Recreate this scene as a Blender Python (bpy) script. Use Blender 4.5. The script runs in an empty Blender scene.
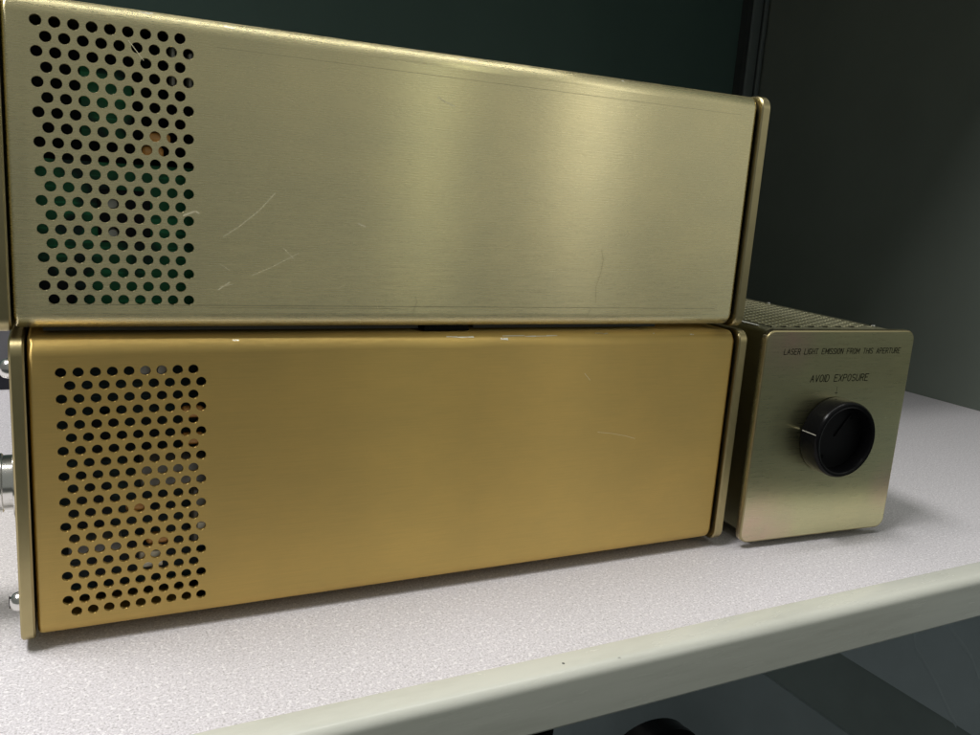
import bpy, bmesh, math, random
from mathutils import Matrix, Vector
random.seed(7)
scene = bpy.context.scene
col = scene.collection
S = 0.001                                   # everything below is in millimetres
PI = math.pi
R = math.radians

# ------------------------------------------------------------------ materials
def mat(name):
    m = bpy.data.materials.new(name); m.use_nodes = True
    nt = m.node_tree; b = nt.nodes['Principled BSDF']
    return m, nt, b
def N(nt, t, **kw):
    n = nt.nodes.new(t)
    for k, v in kw.items():
        if hasattr(n, k): setattr(n, k, v)
        else: n.inputs[k].default_value = v
    return n
def ramp(nt, fac, stops):
    r = nt.nodes.new('ShaderNodeValToRGB'); e = r.color_ramp.elements
    while len(e) < len(stops): e.new(0.5)
    for el, (p, c) in zip(e, stops):
        el.position = p; el.color = (*c, 1) if len(c) == 3 else c
    nt.links.new(fac, r.inputs[0]); return r.outputs[0]
def coords(nt, scale, obj=True):
    tc = nt.nodes.new('ShaderNodeTexCoord'); mp = nt.nodes.new('ShaderNodeMapping')
    mp.inputs['Scale'].default_value = scale
    nt.links.new(tc.outputs['Object' if obj else 'Generated'], mp.inputs['Vector'])
    return mp.outputs['Vector']
def noise(nt, scale, sc=1.0, detail=3, rough=.55):
    n = N(nt, 'ShaderNodeTexNoise'); n.inputs['Scale'].default_value = sc
    n.inputs['Detail'].default_value = detail; n.inputs['Roughness'].default_value = rough
    nt.links.new(coords(nt, scale), n.inputs['Vector']); return n.outputs['Fac']
def mixc(nt, fac, a, b, mode='MIX'):
    m = nt.nodes.new('ShaderNodeMix'); m.data_type = 'RGBA'; m.blend_type = mode
    for s, v in ((0, fac), (6, a), (7, b)):
        if hasattr(v, 'is_linked') or hasattr(v, 'links'): nt.links.new(v, m.inputs[s])
        elif s == 0: m.inputs[0].default_value = v
        else: m.inputs[s].default_value = (*v, 1)
    return m.outputs[2]
def bump(nt, b, h, strength, dist):
    n = nt.nodes.new('ShaderNodeBump'); n.inputs['Strength'].default_value = strength
    n.inputs['Distance'].default_value = dist
    nt.links.new(h, n.inputs['Height']); nt.links.new(n.outputs[0], b.inputs['Normal'])

def brushed(name, c0, c1, rough, aniso, bumpd, rot=0.0, tint=None):
    """anodised brushed aluminium, grain along local x (uv u)"""
    m, nt, b = mat(name)
    streak = noise(nt, (55, 900, 2300), 1, 6, .75)           # long fine lines along x
    blotch = noise(nt, (9, 9, 16), 1, 4, .6)
    c = mixc(nt, blotch, c0, c1)
    st = ramp(nt, streak, [(.3, (.93,)*3), (.7, (1.06,)*3)])
    c = mixc(nt, 1.0, c, st, 'MULTIPLY')
    if tint:                                                 # heat-tint like discolouration patches
        tn = ramp(nt, noise(nt, (60, 60, 60), 1, 4, .6), [(.3, (.25,)*3), (.7, (1, 1, 1))])
        for px_, pz_, rr_ in ((.006, .004, .028), (.088, .022, .016), (.012, .094, .02)):   # tarnish near three corners
            tc = nt.nodes.new('ShaderNodeTexCoord'); sp = nt.nodes.new('ShaderNodeVectorMath'); sp.operation = 'DISTANCE'
            sp.inputs[1].default_value = (px_, 0, pz_); nt.links.new(tc.outputs['Object'], sp.inputs[0])
            mr = N(nt, 'ShaderNodeMapRange'); mr.inputs[1].default_value = 0; mr.inputs[2].default_value = rr_
            mr.inputs[3].default_value = .8; mr.inputs[4].default_value = 0; nt.links.new(sp.outputs['Value'], mr.inputs[0])
            mu = nt.nodes.new('ShaderNodeMath'); mu.operation = 'MULTIPLY'; nt.links.new(mr.outputs[0], mu.inputs[0]); nt.links.new(tn, mu.inputs[1])
            c = mixc(nt, mu.outputs[0], c, tint)
    smu = ramp(nt, noise(nt, (26, 26, 34), 1, 6, .62), [(.40, (.95, .955, .965)), (.66, (1.03, 1.02, 1.0))])
    c = mixc(nt, 1.0, c, smu, 'MULTIPLY')
    nt.links.new(c, b.inputs['Base Color'])
    b.inputs['Metallic'].default_value = 1
    rr = N(nt, 'ShaderNodeMapRange'); rr.inputs[3].default_value = rough - .10; rr.inputs[4].default_value = rough + .10
    nt.links.new(streak, rr.inputs[0]); nt.links.new(rr.outputs[0], b.inputs['Roughness'])
    b.inputs['Anisotropic'].default_value = aniso
    b.inputs['Anisotropic Rotation'].default_value = rot
    t = N(nt, 'ShaderNodeTangent', direction_type='UV_MAP', uv_map='UVMap')
    nt.links.new(t.outputs[0], b.inputs['Tangent'])
    bump(nt, b, noise(nt, (420, 900, 2300), 1, 3, .6), .5, bumpd)
    return m

def plain(name, c, rough=.5, metal=0.0, var=.12, nsc=60, bmp=0, spec=None):
    m, nt, b = mat(name)
    f = noise(nt, (nsc,)*3, 1, 4)
    nt.links.new(mixc(nt, f, tuple(x*(1-var) for x in c), tuple(x*(1+var) for x in c)), b.inputs['Base Color'])
    b.inputs['Roughness'].default_value = rough; b.inputs['Metallic'].default_value = metal
    if spec is not None: b.inputs['Specular IOR Level'].default_value = spec
    if bmp: bump(nt, b, noise(nt, (nsc*20,)*3, 1, 3), .4, bmp)
    return m

M = {}
M['gold_pale'] = brushed('pale_gold_anodised', (.87, .77, .455), (.92, .81, .48), .28, .99, .000042, .25)
M['gold_deep'] = brushed('deep_gold_anodised', (.68, .475, .162), (.72, .51, .178), .42, .985, .00004, .25)
M['plate_gold'] = plain('gold_plate_edge', (.42, .36, .20), .38, 1, .15, 90, .00003)
M['plate_deep'] = plain('deep_gold_plate_edge', (.43, .36, .19), .38, 1, .15, 90, .00003)
M['head_front'] = brushed('head_front_anodised', (.60, .585, .35), (.63, .585, .34),  .29, .65, .00001, .0, (.70, .44, .40))
M['head_body'] = brushed('head_body_anodised', (.70, .68, .46), (.76, .71, .48), .38, .3, .00003, .25)
M['worn'] = plain('worn_bare_aluminium', (.86, .84, .74), .45, 1)
M['scratch'] = plain('scratched_metal', (1.0, .94, .74), .8, 1)
M['wear_line'] = plain('rubbed_dark_line', (.60, .53, .33), .36, 1, .3, 200)
M['silver'] = plain('nickel_plated', (.72, .71, .68), .2, 1, .08)
M['steel_dark'] = plain('dark_ring', (.10, .10, .11), .35, .8)
M['rubber'] = plain('black_rubber', (.012, .012, .013), .65)
M['foot_grey'] = plain('grey_foot', (.05, .055, .055), .6)
M['black'] = plain('black_plastic', (.0045, .0045, .005), .22, spec=.12)
M['black_matt'] = plain('black_matt', (.004, .004, .005), .55, spec=.15)
M['ink'] = plain('black_engraving', (.004, .004, .004), .8, spec=.05)
M['white_mark'] = plain('white_paint_mark', (.55, .53, .46), .6)
def board_mat(name, g, d):
    m, nt, b = mat(name)
    big = ramp(nt, noise(nt, (75, 75, 75), 1, 2, .5), [(.40, d), (.52, g)])
    tr = ramp(nt, noise(nt, (60, 700, 900), 1, 2, .5), [(.55, (.75,)*3), (.62, (1.35,)*3)])
    nt.links.new(mixc(nt, 1, big, tr, 'MULTIPLY'), b.inputs['Base Color']); b.inputs['Roughness'].default_value = .4
    return m
M['pcb'] = board_mat('green_circuit_board', (.035, .32, .15), (.015, .05, .05))
M['board_dark'] = board_mat('dark_circuit_board', (.035, .07, .075), (.012, .02, .028))
M['brown'] = plain('brown_component', (.42, .21, .06), .5)
M['grey_part'] = plain('grey_component', (.45, .46, .48), .45, .2)
M['white_part'] = plain('white_component', (.88, .87, .83), .5)
M['inside'] = plain('dark_inner_chassis', (.035, .036, .045), .6)
M['case_grey'] = plain('grey_painted_steel', (.17, .17, .185), .5)
M['navy'] = plain('dark_navy', (.010, .011, .02), .6)
M['panel'] = plain('dark_panel', (.145, .168, .142), .62, 0, .14, 14, .00003)
M['panel_back'] = plain('dark_teal_panel', (.060, .110, .096), .6, 0, .12, 10, .00003)
M['post'] = plain('post_charcoal', (.12, .145, .14), .6)
M['groove'] = plain('groove_black', (.03, .036, .035), .7)
M['under_panel'] = plain('bluish_grey_panel', (.56, .63, .66), .7, 0, .2, 12, .00004)
M['under_low'] = plain('dim_grey_panel', (.42, .48, .50), .7, 0, .2, 12, .00004)
M['under_strip'] = plain('dark_rail', (.30, .35, .34), .6, 0, .2, 20)
M['floor'] = plain('dark_floor', (.085, .098, .10), .6, 0, .3, 9)
def edging():
    m, nt, b = mat('cream_edging')
    dirt = ramp(nt, noise(nt, (18, 60, 220), 1, 6, .68), [(.28, (.51, .515, .455)), (.50, (.575, .582, .52)), (.72, (.605, .61, .545))])
    spots = ramp(nt, noise(nt, (260, 260, 260), 1, 2, .5), [(.19, (.6,)*3), (.24, (1,)*3)])
    nt.links.new(mixc(nt, 1, dirt, spots, 'MULTIPLY'), b.inputs['Base Color'])
    rg = N(nt, 'ShaderNodeMapRange'); rg.inputs[3].default_value = .34; rg.inputs[4].default_value = .18
    nt.links.new(noise(nt, (30, 80, 200), 1, 5, .6), rg.inputs[0]); nt.links.new(rg.outputs[0], b.inputs['Roughness'])
    return m
M['edging'] = edging()

def laminate():
    m, nt, b = mat('speckled_laminate')
    f1 = noise(nt, (1500, 1500, 1500), 1, 1, .5); f2 = noise(nt, (700, 700, 700), 1, 2, .6); f3 = noise(nt, (1150, 1150, 900), 1, 1, .5)
    c = mixc(nt, ramp(nt, f1, [(.35, (0,)*3), (.65, (1,)*3)]), (.53, .51, .53), (.685, .665, .695))
    c = mixc(nt, ramp(nt, f2, [(.57, (0,)*3), (.63, (.7,)*3)]), c, (.83, .815, .83))
    c = mixc(nt, ramp(nt, f3, [(.60, (0,)*3), (.67, (.8,)*3)]), c, (.38, .365, .375))
    e = ramp(nt, noise(nt, (5, 5, 5), 1, 4), [(.3, (.94, .94, .93)), (.7, (1.03, 1.02, 1.03))])
    c = mixc(nt, 1, c, e, 'MULTIPLY')
    nt.links.new(c, b.inputs['Base Color'])
    b.inputs['Roughness'].default_value = .5
    return m
M['laminate'] = laminate()

# ------------------------------------------------------------------ mesh helpers
class MB:
    """collects faces (mm) in one bmesh, with uv u along x"""
    def __init__(s): s.v = []; s.f = []; s.mi = []; s.mats = []; s.sm = []
    def mid(s, m):
        if m not in s.mats: s.mats.append(m)
        return s.mats.index(m)
    def add(s, vs, fs, m, smooth=False):
        o = len(s.v); s.v += [tuple(p) for p in vs]; k = s.mid(m)
        for f in fs:
            s.f.append(tuple(i+o for i in f)); s.mi.append(k); s.sm.append(smooth)
    def box(s, a, b, m):
        (x0, y0, z0), (x1, y1, z1) = a, b
        s.add([(x0,y0,z0),(x1,y0,z0),(x1,y1,z0),(x0,y1,z0),(x0,y0,z1),(x1,y0,z1),(x1,y1,z1),(x0,y1,z1)],
              [(0,3,2,1),(4,5,6,7),(0,1,5,4),(1,2,6,5),(2,3,7,6),(3,0,4,7)], m)
    def bevbox(s, a, b, m, r=1.0):
        bm = bmesh.new(); bmesh.ops.create_cube(bm, size=1)
        for v in bm.verts: v.co = Vector([(a[i]+b[i])/2 + v.co[i]*(b[i]-a[i]) for i in range(3)])
        bmesh.ops.bevel(bm, geom=bm.edges[:], offset=r, segments=3, affect='EDGES', profile=.5)
        bm.verts.index_update()
        s.add([v.co[:] for v in bm.verts], [[v.index for v in f.verts] for f in bm.faces], m, True); bm.free()
    def loft(s, loops, m, closed=True, smooth=True, cap0=False, cap1=False):
        n = len(loops[0]); vs = [p for L in loops for p in L]; fs = []
        for k in range(len(loops)-1):
            for i in range(n if closed else n-1):
                j = (i+1) % n
                fs.append((k*n+i, k*n+j, (k+1)*n+j, (k+1)*n+i))
        s.add(vs, fs, m, smooth)
        if cap0: s.add(loops[0], [tuple(range(n))[::-1]], m)
        if cap1: s.add(loops[-1], [tuple(range(n))], m)
    def lathe(s, prof, m, org=(0,0,0), axis='y', n=64, cap0=False, cap1=False):
        loops = []
        for r, t in prof:
            L = []
            for i in range(n):
                a = 2*PI*i/n; c, q = r*math.cos(a), r*math.sin(a)
                p = {'y': (c, t, q), 'x': (t, c, q), 'z': (c, q, t)}[axis]
                L.append(tuple(org[k]+p[k] for k in range(3)))
            loops.append(L)
        s.loft(loops, m, True, True, cap0, cap1)
    def build(s, name, parent=None, fixn=True):
        me = bpy.data.meshes.new(name)
        me.from_pydata([tuple(c*S for c in p) for p in s.v], [], s.f)
        for m in s.mats: me.materials.append(m)
        me.polygons.foreach_set('material_index', s.mi); me.polygons.foreach_set('use_smooth', s.sm)
        bm = bmesh.new(); bm.from_mesh(me)
        bmesh.ops.remove_doubles(bm, verts=bm.verts, dist=2e-6)
        if fixn: bmesh.ops.recalc_face_normals(bm, faces=bm.faces)
        uv = bm.loops.layers.uv.new('UVMap')
        for f in bm.faces:
            n = f.normal
            for l in f.loops:
                c = l.vert.co
                if abs(n.x) > .85: l[uv].uv = (c.y, c.z)
                else: l[uv].uv = (c.x, c.z if abs(n.y) > abs(n.z) else c.y)
        for e in bm.edges:
            if len(e.link_faces) == 2 and e.calc_face_angle(0) > R(38): e.smooth = False
        bm.to_mesh(me); bm.free()
        o = bpy.data.objects.new(name, me); col.objects.link(o)
        if parent: o.parent = parent
        return o

def tag(o, label=None, cat=None, group=None, kind=None):
    for k, v in (('label', label), ('category', cat), ('group', group), ('kind', kind)):
        if v: o[k] = v
    return o
def empty(name, loc, rz=0):
    o = bpy.data.objects.new(name, None); col.objects.link(o)
    o.location = [c*S for c in loc]; o.rotation_euler = (0, 0, rz); o.empty_display_size = .02
    return o
def rrect(w0, w1, h0, h1, r, n=7):
    """counter-clockwise rounded rectangle"""
    pts = []
    for (cx, cy, a0) in ((w1-r, h0+r, -90), (w1-r, h1-r, 0), (w0+r, h1-r, 90), (w0+r, h0+r, 180)):
        for i in range(n+1):
            a = R(a0 + 90*i/n); pts.append((cx+r*math.cos(a), cy+r*math.sin(a)))
    return pts

def perforated(mb, m, fn, u0, u1, v0, v1, gu, gv, nu, nv, P, hr, thick, seg=18):
    """sheet u0..u1 x v0..v1 with nv staggered rows of nu round holes; fn(u,v,w)->xyz, w inward"""
    Rr = P*.8660254
    a0, a1 = gu-P/2, gu+(nu-1)*P+P        # columns incl. the half offset
    b1 = gv+Rr/2; b0 = gv-(nv-1)*Rr-Rr/2
    def quad(x0, x1, y0, y1):
        if x1-x0 > 1e-6 and y1-y0 > 1e-6:
            mb.add([fn(x0,y0,0), fn(x1,y0,0), fn(x1,y1,0), fn(x0,y1,0)], [(0,1,2,3)], m, True)
    quad(u0, a0, v0, v1); quad(a1, u1, v0, v1); quad(a0, a1, v0, b0); quad(a0, a1, b1, v1)
    for j in range(nv):
        cv = gv-j*Rr; off = P/2 if j % 2 else 0
        if off: quad(a0, a0+P/2, cv-Rr/2, cv+Rr/2)
        else: quad(a1-P/2, a1, cv-Rr/2, cv+Rr/2)
        for i in range(nu):
            cu = gu+i*P+off; hw, hh = P/2, Rr/2
            sq = []; ci = []
            for k in range(seg):
                a = 2*PI*k/seg; c, s_ = math.cos(a), math.sin(a)
                t = min(hw/abs(c) if abs(c) > 1e-9 else 1e9, hh/abs(s_) if abs(s_) > 1e-9 else 1e9)
                sq.append((cu+t*c, cv+t*s_)); ci.append((cu+hr*c, cv+hr*s_))
            # exact corners
            cor = {}
            for sx, sy in ((1,1),(-1,1),(-1,-1),(1,-1)):
                ang = math.atan2(sy*hh, sx*hw) % (2*PI); cor[int(ang/(2*PI)*seg)] = (cu+sx*hw, cv+sy*hh)
            for k in range(seg):
                q = (k+1) % seg
                poly = [ci[k], sq[k]] + ([cor[k]] if k in cor else []) + [sq[q], ci[q]]
                mb.add([fn(x, y, 0) for x, y in poly], [tuple(range(len(poly)))], m, True)
            # chamfered bore
            ch = [(cu+(hr-.04)*math.cos(2*PI*k/seg), cv+(hr-.04)*math.sin(2*PI*k/seg)) for k in range(seg)]
            mb.loft([[fn(x,y,0) for x,y in ci], [fn(x,y,.12) for x,y in ch], [fn(x,y,thick) for x,y in ch]], m)

def ribbon(mb, pts, w, m, y, plane='xz'):
    """thin raised stroke on a face looking towards -y"""
    for (a, b) in zip(pts[:-1], pts[1:]):
        dx, dz = b[0]-a[0], b[1]-a[1]; L = math.hypot(dx, dz)
        if L < 1e-6: continue
        nx, nz = -dz/L*w/2, dx/L*w/2; ex, ez = dx/L*w*.3, dz/L*w*.3
        mb.add([(a[0]-ex-nx, y, a[1]-ez-nz), (b[0]+ex-nx, y, b[1]+ez-nz), (b[0]+ex+nx, y, b[1]+ez+nz), (a[0]-ex+nx, y, a[1]-ez+nz)],
               [(0,1,2,3)], m)

P = 4.7625
CR = 5.0
# ------------------------------------------------------------------ instrument chassis
def chassis(name, label, loc, rz, L, H, D, gx, gz, mat_cover, mat_plate, feet_h, scratches, wear, lines, parts):
    root = empty(name, loc, rz)
    tag(root, label, 'instrument box', 'gold instrument boxes')
    # --- cover: sleeve with rounded edges; front face perforated
    mb = MB(); x0, x1 = .6, L-.3
    prof = rrect(0, D, 0, H, CR, 8)          # (y,z)
    n = len(prof)
    # profile starts on the bottom back corner; front flat is between last corner pair
    def sect(x, ins):
        return [(x, y + (ins if y < CR else (-ins if y > D-CR else 0)), z + (ins if z < CR else (-ins if z > H-CR else 0))) for y, z in prof]
    endsL = [sect(x0, 1.0), sect(x0+.25, .5), sect(x0+.8, .12), sect(x0+1.6, 0)]
    endsR = [sect(x1-1.6, 0), sect(x1-.8, .15), sect(x1-.25, .55), sect(x1, 1.1)]
    mb.loft(endsL, mat_cover); mb.loft(endsR, mat_cover)
    # middle: all strips but the front flat
    a, b = sect(x0+1.6, 0), sect(x1-1.6, 0)
    for i in range(n):
        j = (i+1) % n
        if abs(prof[i][0]) < 1e-6 and abs(prof[j][0]) < 1e-6: continue
        mb.add([a[i], b[i], b[j], a[j]], [(0,1,2,3)], mat_cover, True)
    perforated(mb, mat_cover, lambda u, v, w: (u, w, v), x0+1.6, x1-1.6, CR, H-CR, gx, gz, 9, 20, P, 1.58, 1.3)
    for pts, w in scratches: ribbon(mb, pts, w*1.1, M['scratch'], -.04)
    for pts, w in lines: ribbon(mb, pts, w*.6, M['wear_line'], -.03)
    for (xa, xb, ang, wd) in wear:            # bare metal chips on the rounded top edge
        k = 5
        for q in range(k):
            xs = xa+(xb-xa)*q/k; xe = xa+(xb-xa)*(q+1)/k
            w1 = wd*random.uniform(.35, 1.1); w2 = wd*random.uniform(.35, 1.1); da = random.uniform(-3, 3)
            A = [R(ang+da-w1), R(ang+da+w1), R(ang+da+w2), R(ang+da-w2)]; X = [xs, xs, xe, xe]
            mb.add([(x, CR-(CR+.04)*math.cos(t), H-CR+(CR+.04)*math.sin(t)) for x, t in zip(X, A)], [(0,1,2,3)], M['worn'])
    cover = mb.build('cover', root)
    # --- end plates
    for nm, xa, xb in (('rear_plate', -4.1, 0), ('front_plate', L+1.0, L+5.5)):
        mb = MB()
        ch = .55
        def pl(x, i): return [(x, y, z) for y, z in rrect(-1.5+i, D+1.5-i, -.9+i, H+.5-i, 5.2-i, 8)]
        mb.loft([pl(xa, ch), pl(xa+.3, .3), pl(xa+ch, 0), pl(xb-ch, 0), pl(xb-.3, .3), pl(xb, ch)], mat_plate, cap0=True, cap1=True)
        pt = mb.build(nm, root)
        if nm == 'rear_plate':
            for z in (10, H-10):
                s = MB(); s.lathe([(.01, -3.2), (1.6, -3.0), (2.7, -2.1), (3.1, -.8), (3.1, 0)], M['silver'], (-4.1, 8, z), 'x', 24, cap0=True)
                s.box((-7.4, 7.6, z-1.9), (-7.05, 8.4, z+1.9), M['black_matt'])
                s.build('screw', pt)
    # --- feet
    for fx in (22, L-34):
        for fy in (26, D-14):
            mb = MB(); mb.lathe([(6.5, 0), (6, -feet_h*.7), (5.2, -feet_h)], M['rubber'], (fx, fy, 0), 'z', 24, cap1=True)
            mb.build('foot', root)
    # --- what shows through the holes
    mb = MB(); mb.box((3, 44, 4), (L-3, 46, H-4), M['inside']); mb.build('inner_panel', root)
    (bx0, bx1, bz0, bz1, by) = parts['board']
    bd = MB(); bd.box((bx0, by, bz0), (bx1, by+1.6, bz1), M[parts.get('board_mat', 'pcb')]); board = bd.build('circuit_board', root)
    for nm, kind, (x, y, z), sz, m in parts['bits']:
        c = MB()
        if kind == 'box': c.bevbox((x, y, z), (x+sz[0], y+sz[1], z+sz[2]), M[m], .4)
        elif kind == 'tube': c.lathe([(sz[0]*.6, 0), (sz[0], .8), (sz[0], sz[1]-.8), (sz[0]*.6, sz[1])], M[m], (x, y, z), 'x', 16, True, True)
        else: c.lathe([(sz[0], sz[1]), (sz[0], .6), (sz[0]*.85, 0)], M[m], (x, y, z), 'y', 20, True, True)
        c.build(nm, board)
    return root

# lower, deeper gold box
LL, LH, DD = 272.3, 96.2, 185
low_parts = dict(board_mat='board_dark', board=(5, 60, 6, 90, 14), bits=[
    ('resistor', 'tube', (44, 2.4, 71.5), (2.0, 7), 'brown'), ('resistor', 'tube', (44, 2.4, 62.5), (2.0, 7), 'brown'),
    ('resistor', 'tube', (27, 2.6, 41), (1.9, 6), 'brown'), ('resistor', 'tube', (33, 2.6, 29), (1.9, 7), 'brown'),
    ('capacitor', 'can', (33, 2.2, 86.5), (2.6, 10), 'grey_part'), ('capacitor', 'can', (39, 2.2, 85.5), (2.3, 10), 'grey_part'),
    ('transformer', 'box', (32, 3.6, 46), (20, 9, 9), 'grey_part'), ('connector_block', 'box', (48, 3, 24), (7, 9, 20), 'grey_part'),
    ('terminal', 'box', (31, 2.0, 19), (7, 6, 5.5), 'white_part'), ('terminal', 'box', (49, 2.0, 28), (4, 6, 5), 'white_part'),
    ('relay', 'box', (18, 8, 60), (8, 7, 10), 'navy'), ('relay', 'box', (10, 8, 22), (16, 7, 6), 'grey_part')])
low = chassis('lower_box', 'deep gold box with perforated side, lying on the counter under the paler one', (0, 0, 4.0), 0,
    LL, LH, DD, 9.46, 86.1, M['gold_deep'], M['plate_deep'], 4.0,
    scratches=[([(205, 55), (212, 54), (219, 52.5), (224, 51)], .12), ([(196, 80), (198, 78), (199, 77)], .14)],
    wear=[(136, 147, 52, 5), (159, 183, 50, 4), (158, 161, 38, 6), (201, 207, 60, 4), (229, 230, 55, 3), (60, 62, 50, 4), (248, 250, 45, 3)],
    lines=[], parts=low_parts)

# upper, paler box
UL, UH = 271.4, 94.6
up_parts = dict(board=(4, 58, 5, 50, 8), bits=[
    ('resistor', 'tube', (38, 2.4, 58), (2.0, 6.5), 'brown'), ('resistor', 'tube', (36.5, 2.4, 54), (1.9, 6), 'brown'),
    ('chip', 'box', (24, 6.5, 26), (15, 4.5, 16), 'navy'), ('chip', 'box', (6, 6.5, 7), (11, 4.5, 8), 'navy'),
    ('capacitor', 'can', (28, 2.4, 38), (1.6, 6), 'grey_part'), ('capacitor', 'can', (28, 2.4, 29), (1.5, 6), 'grey_part'),
    ('wire_clip', 'box', (45, 2.4, 74), (1.2, 7, 12), 'grey_part'), ('wire_clip', 'box', (50, 2.4, 74), (1.2, 7, 10), 'grey_part'),
    ('regulator', 'box', (20, 4.5, 56), (14, 6, 22), 'pcb')])
ux, uy, uz = -3.09, 2.8, 102.9
def U(x, z): return (x-ux, z-uz)
sc = [([U(57, 132.5), U(62, 136), U(68, 141.2), U(73, 147)], .22), ([U(56, 116.5), U(60, 117.4)], .12),
      ([U(66, 120.3), U(72, 123), U(81, 128)], .16), ([U(56, 123.7), U(59, 121.8)], .12), ([U(55.5, 115.5), U(59, 118)], .3),
      ([U(127.5, 182.4), U(130, 181.2), U(133.6, 180.1)], .25), ([U(101, 138.6), U(103.5, 137.6)], .4), ([U(76, 129.5), U(79.5, 126)], .15), ([U(45, 138.5), U(48.5, 140), U(49.5, 139.4)], .5), ([U(30, 188), U(34, 183)], .2)]
for _ in range(26):
    x_, z_ = random.uniform(60, 255), random.uniform(10, 86); a_ = random.choice((random.gauss(.7, .3), random.gauss(0, .15), random.gauss(-.6, .3))); l_ = random.uniform(1, 5)
    sc.append(([(x_, z_), (x_+l_*math.cos(a_), z_+l_*math.sin(a_))], random.uniform(.03, .07)))
ln = [([(10, 7.6), (UL-10, 7.2)], .32), ([(58, 86.4), (UL-8, 86.6)], .26), ([(56, 6.8), (120, 6.6)], .2),
      ([U(199, 133), U(200.2, 129), U(199.6, 124), U(198, 118.5), U(198.5, 112)], .22), ([U(122, 107.5), U(123.5, 112), U(123, 114)], .25), ([U(195, 106), U(196.5, 110)], .3)]
upb = chassis('upper_box', 'pale gold box with perforated side and long scratches, stacked on the deeper gold one', (ux, uy, uz), R(-.62),
    UL, UH, DD, 9.13, 87.5, M['gold_pale'], M['plate_gold'], 2.0,
    scratches=sc, wear=[(138, 145, 45, 3), (120, 122, 60, 3), (60, 63, 40, 3), (36, 40, 55, 4), (160, 161, 50, 3), (205, 206, 50, 3)], lines=ln, parts=up_parts)
mb = MB(); mb.bevbox((132, 5, -2.3), (150, 40, .4), M['black_matt'], .3); mb.build('foot_pad', upb)
mb = MB(); mb.bevbox((152, 6, -1.5), (236, 30, .4), M['foot_grey'], .3); mb.build('base_strip', upb)
mb = MB(); mb.bevbox((8, 6, -1.5), (130, 30, .4), M['foot_grey'], .3); mb.build('base_strip', upb)

# coaxial connector on the rear plate of the lower box
mb = MB()
mb.lathe([(12, -1.6), (12, 0)], M['silver'], (-4.1, 32, 42), 'x', 40, cap0=True)
mb.lathe([(8.6, -30), (9.4, -29), (9.4, -24), (8.2, -23.6), (8.2, -20), (9.6, -19.6), (9.6, -14), (9.0, -13.6), (9.0, -10.4), (9.9, -10), (9.9, -5), (9.2, -4.6), (9.2, -1.6)], M['silver'], (-4.1, 32, 42), 'x', 40, cap0=True)
con = mb.build('cable_connector', low)
for xx in (-9.2, -16.5):
    r_ = MB(); r_.lathe([(9.75, -.6), (9.95, -.5), (9.95, .5), (9.75, .6)], M['steel_dark'], (xx-4.1, 32, 42), 'x', 40); r_.build('ring', con)

# ------------------------------------------------------------------ laser head
HW, HH, HD = 88.3, 98.7, 230
lx, ly, lz = 283.3, -6.8, 3.0
head = empty('laser_head', (lx, ly, lz), R(-3.255))
tag(head, 'small gold box with engraved warning front and round black knob, right of the stack', 'laser head')
mb = MB()
def hp(y, i): return [(x, y, z) for x, z in rrect(i, HW-i, i, HH-i, 5.0-i, 8)]
mb.loft([hp(.8, 0)[::1], hp(3.2, 0)], M['head_front'])
mb.loft([hp(0, .8), hp(.25, .25), hp(.8, 0)], M['plate_gold'])
mb.loft([hp(3.2, 0), hp(3.2, 2.5)], M['plate_gold'])
mb.add(hp(0, .8), [tuple(range(len(hp(0, .8))))], M['head_front'])
plate = mb.build('front_plate', head)
# body
mb = MB(); b0, b1, bt = 7.4, HW-7.4, HH-.7; br = 2.6
prof = rrect(b0, b1, 1.0, bt, br, 6)
for i in range(len(prof)):
    j = (i+1) % len(prof)
    if abs(prof[i][1]-bt) < 1e-6 and abs(prof[j][1]-bt) < 1e-6: continue
    (xa, za), (xb, zb) = prof[i], prof[j]
    mb.add([(xa, 3.2, za), (xb, 3.2, zb), (xb, HD, zb), (xa, HD, za)], [(0,1,2,3)], M['head_body'], True)
perforated(mb, M['head_body'], lambda u, v, w: (v, u, bt-w), 3.2, HD, b0+br, b1-br, 14, b1-br-4.5, 44, 15, P, 1.5, 1.2, 14)
mb.add([(x, HD, z) for x, z in prof], [tuple(range(len(prof)))], M['head_body'])
body = mb.build('body', head)
for (x, y) in ((b1-2.4, 17), (b1-2.4, 92), (b0+2.4, 150), (b1-2.4, 180)):
    s = MB(); s.lathe([(1.5, 0), (1.4, .5), (.8, .85), (.01, .9)], M['silver'], (x, y, bt-.05), 'z', 20, cap1=True); s.build('screw', body)
mb = MB(); mb.box((b0+2, 9, 3), (b1-2, HD-4, bt-30), M['inside']); mb.build('inner_block', head)
for fx in (18, HW-18):
    for fy in (16, HD-20):
        mb = MB(); mb.lathe([(6, 1.0), (5.6, -lz)], M['rubber'], (fx, fy, 0), 'z', 24, cap1=True); mb.build('foot', head)
mb = MB(); mb.add([(b0+.7, 15, bt+.03), (b0+2.9, 19, bt+.05), (b0+3.1, 58, bt+.05), (b0+1.2, 66, bt+.05), (b0+.6, 60, bt-.25)], [(0,1,2,3,4)], M['white_part'])  # pale sliver painted in as the highlight along the body's left top fold
mb.build('fold_highlight', body)
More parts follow.
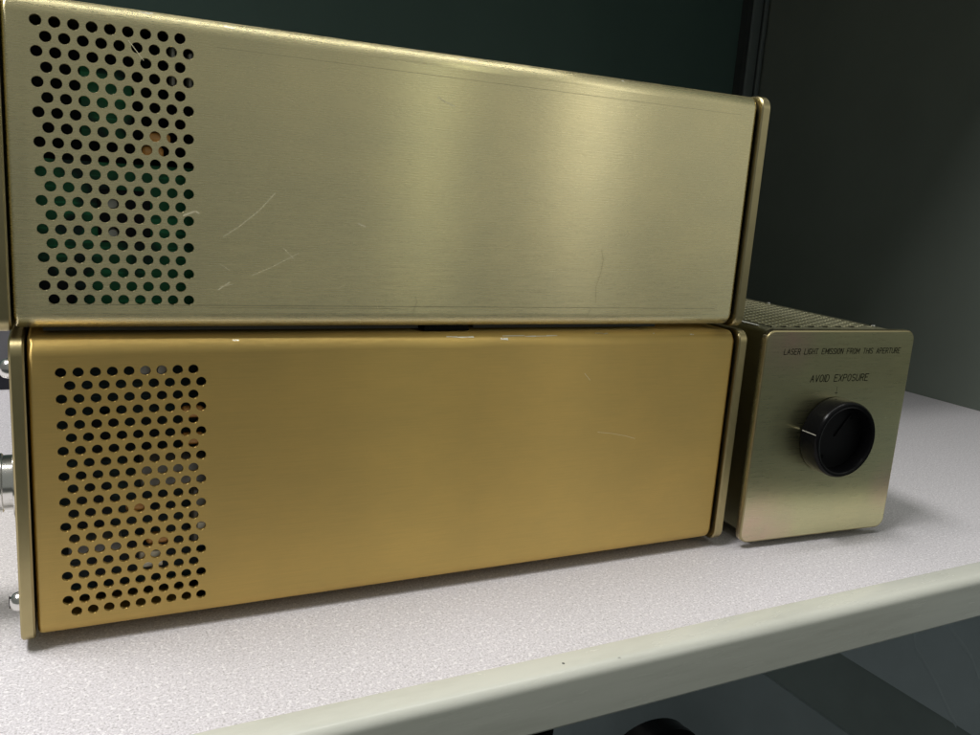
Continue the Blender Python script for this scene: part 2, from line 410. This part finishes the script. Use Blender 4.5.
# dial
cx, cz, DR = HW/2+.2, HH/2+.4, 17.9
mb = MB()
mb.lathe([(DR-.6, -.05), (DR, -.6), (DR, -8.6), (DR-.3, -9.8), (DR-1.0, -10.5), (DR-1.9, -10.6), (DR-2.6, -10.2), (DR-2.9, -9.3), (DR-3.3, -4.2)], M['black'], (cx, 0, cz), 'y', 96)
dial = mb.build('aperture_knob', head)
mb = MB(); mb.lathe([(DR-3.2, -4.2), (.02, -4.2)], M['black_matt'], (cx, 0, cz), 'y', 96); 
disc = mb.build('shutter_disc', dial)
s = MB(); s.lathe([(1.1, -4.26), (.01, -4.25)], M['ink'], (cx-7.2, 0, cz-9), 'y', 20); s.build('pin_hole', disc)
s = MB(); s.lathe([(1.1, -4.26), (.01, -4.25)], M['ink'], (cx+7.2, 0, cz+9), 'y', 20); s.build('pin_hole', disc)
s = MB(); s.bevbox((-6.5, -4.9, -.5), (6.5, -4.1, .5), M['black_matt'], .2); b = s.build('reflection_bar', disc)  # thin bar shaped in for the diagonal reflections inside the knob
b.matrix_local = Matrix.Translation(Vector((cx+2.6, 0, cz+5.5))*S) @ Matrix.Rotation(R(-52), 4, 'Y')
# white index line across the knob's side, engraved mark on the plate
s = MB(); an = R(170)
for t0, t1 in ((-9.4, -.9),):
    px, pz = cx+(DR+.04)*math.cos(an), cz+(DR+.04)*math.sin(an); tx, tz = -math.sin(an)*.16, math.cos(an)*.16
    s.add([(px-tx, t0, pz-tz), (px+tx, t0, pz+tz), (px+tx, t1, pz+tz), (px-tx, t1, pz-tz)], [(0,1,2,3)], M['white_mark'])
s.build('index_line', dial)
s = MB(); ribbon(s, [(cx-DR-.6, cz+3.9), (cx-DR-4.0, cz+4.3)], .12, M['scratch'], -.04); s.build('index_mark', plate)
s = MB(); ribbon(s, [(cx+.2, cz+DR+1.2), (cx+.2, cz+DR+4.8)], .16, M['ink'], -.04)
ribbon(s, [(cx-.6, cz+DR+1.9), (cx+1, cz+DR+1.9)], .22, M['ink'], -.05); s.build('index_mark', plate)

# engraved lettering as single strokes
def arc(cx, cy, rx, ry, a0, a1, n=8): return [(cx+rx*math.cos(R(a0+(a1-a0)*i/n)), cy+ry*math.sin(R(a0+(a1-a0)*i/n))) for i in range(n+1)]
w = .62
G = {'L': [[(0,1),(0,0),(w,0)]], 'A': [[(0,0),(w/2,1),(w,0)], [(.12,.36),(w-.12,.36)]],
 'S': [arc(w/2,.75,w/2,.25,30,270)+arc(w/2,.25,w/2,.25,90,-150)],
 'E': [[(w,1),(0,1),(0,0),(w,0)], [(0,.52),(w*.8,.52)]], 'I': [[(.0,0),(.0,1)]],
 'R': [[(0,0),(0,1),(w*.55,1)]+arc(w*.55,.75,w*.42,.25,90,-90)+[(0,.5)], [(w*.5,.5),(w,0)]],
 'P': [[(0,0),(0,1),(w*.55,1)]+arc(w*.55,.74,w*.42,.26,90,-90)+[(0,.48)]],
 'G': [arc(w/2,.5,w/2,.5,45,330,12)+[(w,.42),(w*.55,.42)]], 'H': [[(0,0),(0,1)],[(w,0),(w,1)],[(0,.52),(w,.52)]],
 'T': [[(0,1),(w,1)],[(w/2,1),(w/2,0)]], 'M': [[(0,0),(0,1),(w*.6,.3),(w*1.2,1),(w*1.2,0)]],
 'O': [arc(w/2,.5,w/2,.5,0,360,16)], 'N': [[(0,0),(0,1),(w,0),(w,1)]], 'F': [[(w,1),(0,1),(0,0)],[(0,.52),(w*.8,.52)]],
 'U': [[(0,1),(0,.3)]+arc(w/2,.3,w/2,.3,180,360)+[(w,1)]], 'V': [[(0,1),(w/2,0),(w,1)]],
 'D': [[(0,0),(0,1),(w*.45,1)]+arc(w*.45,.5,w*.55,.5,90,-90,10)+[(0,0)]], 'X': [[(0,0),(w,1)],[(0,1),(w,0)]]}
def lettering(text, x0, x1, z, h, sw):
    adv = []; p = 0
    for ch in text:
        if ch == ' ': p += .85; continue
        adv.append((ch, p)); p += {'I': 0, 'M': w*1.2}.get(ch, w) + .26
    k = (x1-x0)/(p-.26); s = MB()
    for q, (ch, a) in enumerate(adv):
        for st in G[ch]:
            ribbon(s, [(x0+(a+px)*k+.13*py*h, z-h/2+py*h) for px, py in st], sw, M['ink'], -.04-.002*(q % 3))
    s.build('engraved_lettering', plate)
lettering('LASER LIGHT EMISSION FROM THIS APERTURE', 10.6, 80.0, 89.1, 2.45, .31)
lettering('AVOID EXPOSURE', 28.0, 62.4, 76.6, 3.15, .37)
for n_ in range(9):                            # small nicks on the plate
    pass

# ------------------------------------------------------------------ counter and panels (rotated a little to the boxes)
CY = R(1.155)
top_d, back_d, wall_x = -61.2, 460.0, 697.2
counter = empty('counter', (0, 0, 0), CY)
tag(counter, 'speckled pale grey laminate counter with a cream rounded front edge', 'counter')
mb = MB(); mb.box((-900, top_d, -19), (wall_x, back_d, 0), M['laminate']); mb.build('worktop', counter)
mb = MB(); pr = [(top_d, -.0), (top_d-.1, .55), (top_d-.7, .75)]
rr = 3.8; fr = -73.0
pr += [(fr+rr+ rr*math.cos(R(a)), .75-rr+rr*math.sin(R(a))) for a in range(90, 181, 10)]
pr += [(fr, -18.2), (fr+1.2, -19.6), (top_d, -19.6)]
mb.loft([[(x, y, z) for y, z in pr] for x in (-900, wall_x)], M['edging'], closed=True, cap0=True, cap1=True)
edge = mb.build('edge_band', counter)
s = MB(); s.lathe([(.55, 0), (.4, .06), (.01, .08)], M['foot_grey'], (155, -67.2, .74), 'z', 12); s.build('speck', edge)

right = empty('side_panel', tuple(Matrix.Rotation(CY, 3, 'Z') @ Vector((wall_x, 0, 0))), CY)
tag(right, 'dark grey green partition panel rising at the right end of the counter', 'partition')
mb = MB(); mb.box((0.3, -250, -19.5), (40, back_d+40, 760), M['panel']); mb.build('upper_panel', right)
mb = MB(); mb.box((0.3, -330, -274), (36, 900, -19.8), M['under_panel'])
# faint buckles of the covering below the counter
for pts in ([(168, -205), (162, -228), (144, -241), (121, -266), (112, -274)], [(138, -190), (130, -196), (112, -208), (100, -225)]):
    for (a, b_) in zip(pts[:-1], pts[1:]):
        mb.loft([[(0.3, y, z-3), (-.3, y, z), (0.3, y, z+3)] for y, z in (a, b_)], M['under_panel'], closed=False)
mb.build('lower_panel', right)
mb = MB(); mb.box((3.5, -330, -349), (36, 900, -274.2), M['under_strip']); mb.build('rail', right)
mb = MB(); mb.box((0.3, -330, -729), (36, 900, -349.2), M['under_low']); mb.build('lower_panel', right)

back = empty('back_panel', tuple(Matrix.Rotation(CY, 3, 'Z') @ Vector((0, back_d, 0))), CY)
tag(back, 'dark teal panel behind the gold boxes', 'partition')
mb = MB(); mb.box((-900, .4, 0.2), (wall_x+.2, 40, 760), M['panel_back']); mb.build('panel', back)
post = empty('corner_post', tuple(Matrix.Rotation(CY, 3, 'Z') @ Vector((wall_x-13, back_d-12, 0))), CY)
tag(post, 'charcoal grooved post in the corner between the two dark panels', 'post')
mb = MB(); mb.box((-14, 2, .2), (12.9, 11.8, 760), M['groove']); mb.build('backing', post)
for xa, xb in ((-9, 3), (6, 11.5)):
    mb = MB(); mb.bevbox((xa, -1, .2), (xb, 2.2, 760), M['post'], 1.2); mb.build('trim', post)

# grey case at far left behind the boxes
cs = empty('grey_case', (-118, 356, 0), 0)
tag(cs, 'grey case on a dark base, barely showing left behind the stack', 'case')
mb = MB(); mb.bevbox((-110, 0, 11), (110, 80, 52), M['case_grey'], 2); mb.build('housing', cs)
mb = MB(); mb.bevbox((-106, 1.5, 0), (106, 78, 11.2), M['navy'], 1); mb.build('base', cs)

# under the counter
g = MB(); g.box((-9000, -12000, -760), (9000, 3000, -730), M['floor'])
fl = g.build('floor'); tag(fl, kind='structure')
ub = MB(); ub.box((-1200, 905, -729.5), (wall_x-1, 940, -20), M['under_panel'])
kp = empty('kick_panel', (0, 0, 0), CY); tag(kp, 'bluish grey panel in the dark below the counter', 'partition'); ub.build('sheet', kp)

case = empty('black_bin', tuple(Matrix.Rotation(CY, 3, 'Z') @ Vector((572, 346, -729))), CY)
tag(case, 'black object with a rounded rimmed top in the dark below the counter', 'bin')
mb = MB()
def dome(w_, h_, y0, y1, b0=0):
    L = [(-w_, b0), ] + [(w_*math.cos(R(a)), h_-w_*.62+w_*.62*math.sin(R(a))) for a in range(180, -1, -9)] + [(w_, b0)]
    return [[(x, y, z) for x, z in L] for y in (y0, y1)]
mb.loft(dome(50, 336, -6, 12), M['black'], closed=True, cap0=True, cap1=True); mb.build('shell', case)
mb = MB(); o_ = dome(50.1, 337.5, -12, -4)
i_ = dome(45, 331, -12, -4); mb.loft([o_[1], o_[0], i_[0], i_[1]], M['black'], closed=True); mb.build('rim', case)

tower = empty('computer_tower', tuple(Matrix.Rotation(CY, 3, 'Z') @ Vector((395, 380, -729))), CY)
tag(tower, 'black squared object in the dark below the counter, left of the rounded one', 'case')
mb = MB(); mb.bevbox((-75, -10, 0), (62, 60, 352), M['black_matt'], 4); mb.build('housing', tower)
mb = MB(); mb.bevbox((-70, -16, 6), (57, -9, 346), M['black'], 3); mb.build('front_bezel', tower)

# overhead shelf (above the frame) whose soft shade falls on the back of the counter
sh = empty('unseen_overhead_shelf', tuple(Matrix.Rotation(CY, 3, 'Z') @ Vector((0, 0, 500))), CY)
tag(sh, 'dark shelf fixed to the partition above the counter', 'shelf')
mb = MB(); mb.bevbox((-150, 80, 0), (wall_x-.5, back_d-1, 22), M['panel'], 1.5); mb.build('board', sh)

# ------------------------------------------------------------------ light
wd = bpy.data.worlds.new('World'); scene.world = wd; wd.use_nodes = True
bg = wd.node_tree.nodes['Background']; bg.inputs[1].default_value = .36
_t = wd.node_tree.nodes.new('ShaderNodeTexCoord'); _s = wd.node_tree.nodes.new('ShaderNodeSeparateXYZ')
wd.node_tree.links.new(_t.outputs['Generated'], _s.inputs[0])          # the room is brighter towards its right side
_m = N(wd.node_tree, 'ShaderNodeMapRange'); _m.inputs[1].default_value = -1; _m.inputs[2].default_value = 1
wd.node_tree.links.new(_s.outputs['X'], _m.inputs[0])
wd.node_tree.links.new(ramp(wd.node_tree, _m.outputs[0], [(.25, (.44, .46, .43)), (.5, (.66, .69, .64)), (.88, (1.3, 1.33, 1.22))]), bg.inputs[0])
def lamp(name, loc, tgt, sx, sy, power, colr):
    d = bpy.data.lights.new(name, 'AREA'); d.shape = 'RECTANGLE'; d.size = sx*S; d.size_y = sy*S; d.energy = power; d.color = colr
    o = bpy.data.objects.new(name, d); col.objects.link(o); o.location = [c*S for c in loc]
    v = Vector(tgt)-Vector(loc); o.rotation_euler = v.to_track_quat('-Z', 'Y').to_euler(); return o
lamp('ceiling_lamp', (-540, 50, 1500), (-300, 0, 0), 900, 260, 29.5, (1, .985, .97))
lamp('top_edge_fill', (260, -60, 1500), (260, 0, 0), 1500, 90, 5.5, (1, 1, .95))  # added fill light that brightens the boxes' rounded top edges and the counter
lamp('ceiling_tube', (1620, -3000, 1700), (118, 0, 120), 90, 1200, 1.4, (.93, 1, .80))
lamp('ceiling_tube', (2750, -3000, 1700), (182, 0, 120), 270, 1200, 3.2, (1, .99, .93))

# ------------------------------------------------------------------ camera
cd = bpy.data.cameras.new('Camera'); cam = bpy.data.objects.new('Camera', cd); col.objects.link(cam)
cd.sensor_fit = 'HORIZONTAL'; cd.sensor_width = 36; cd.lens = 31.556; cd.clip_start = .01; cd.clip_end = 50
r_ = Vector((.89647379, -.43773012, .06875381)); u_ = Vector((.02868218, .21216813, .97681217)); f_ = Vector((.44216747, .8737145, -.20275822))
m = Matrix((r_, u_, -f_)).transposed().to_4x4(); m.translation = Vector((11.05755, -281.96355, 152.99084))*S
cam.matrix_world = m
scene.camera = cam
scene.view_settings.view_transform = 'Standard'; scene.view_settings.look = 'None'
scene.view_settings.exposure = 0; scene.view_settings.gamma = 1
scene.cycles.use_denoising = True
scene.cycles.max_bounces = 8
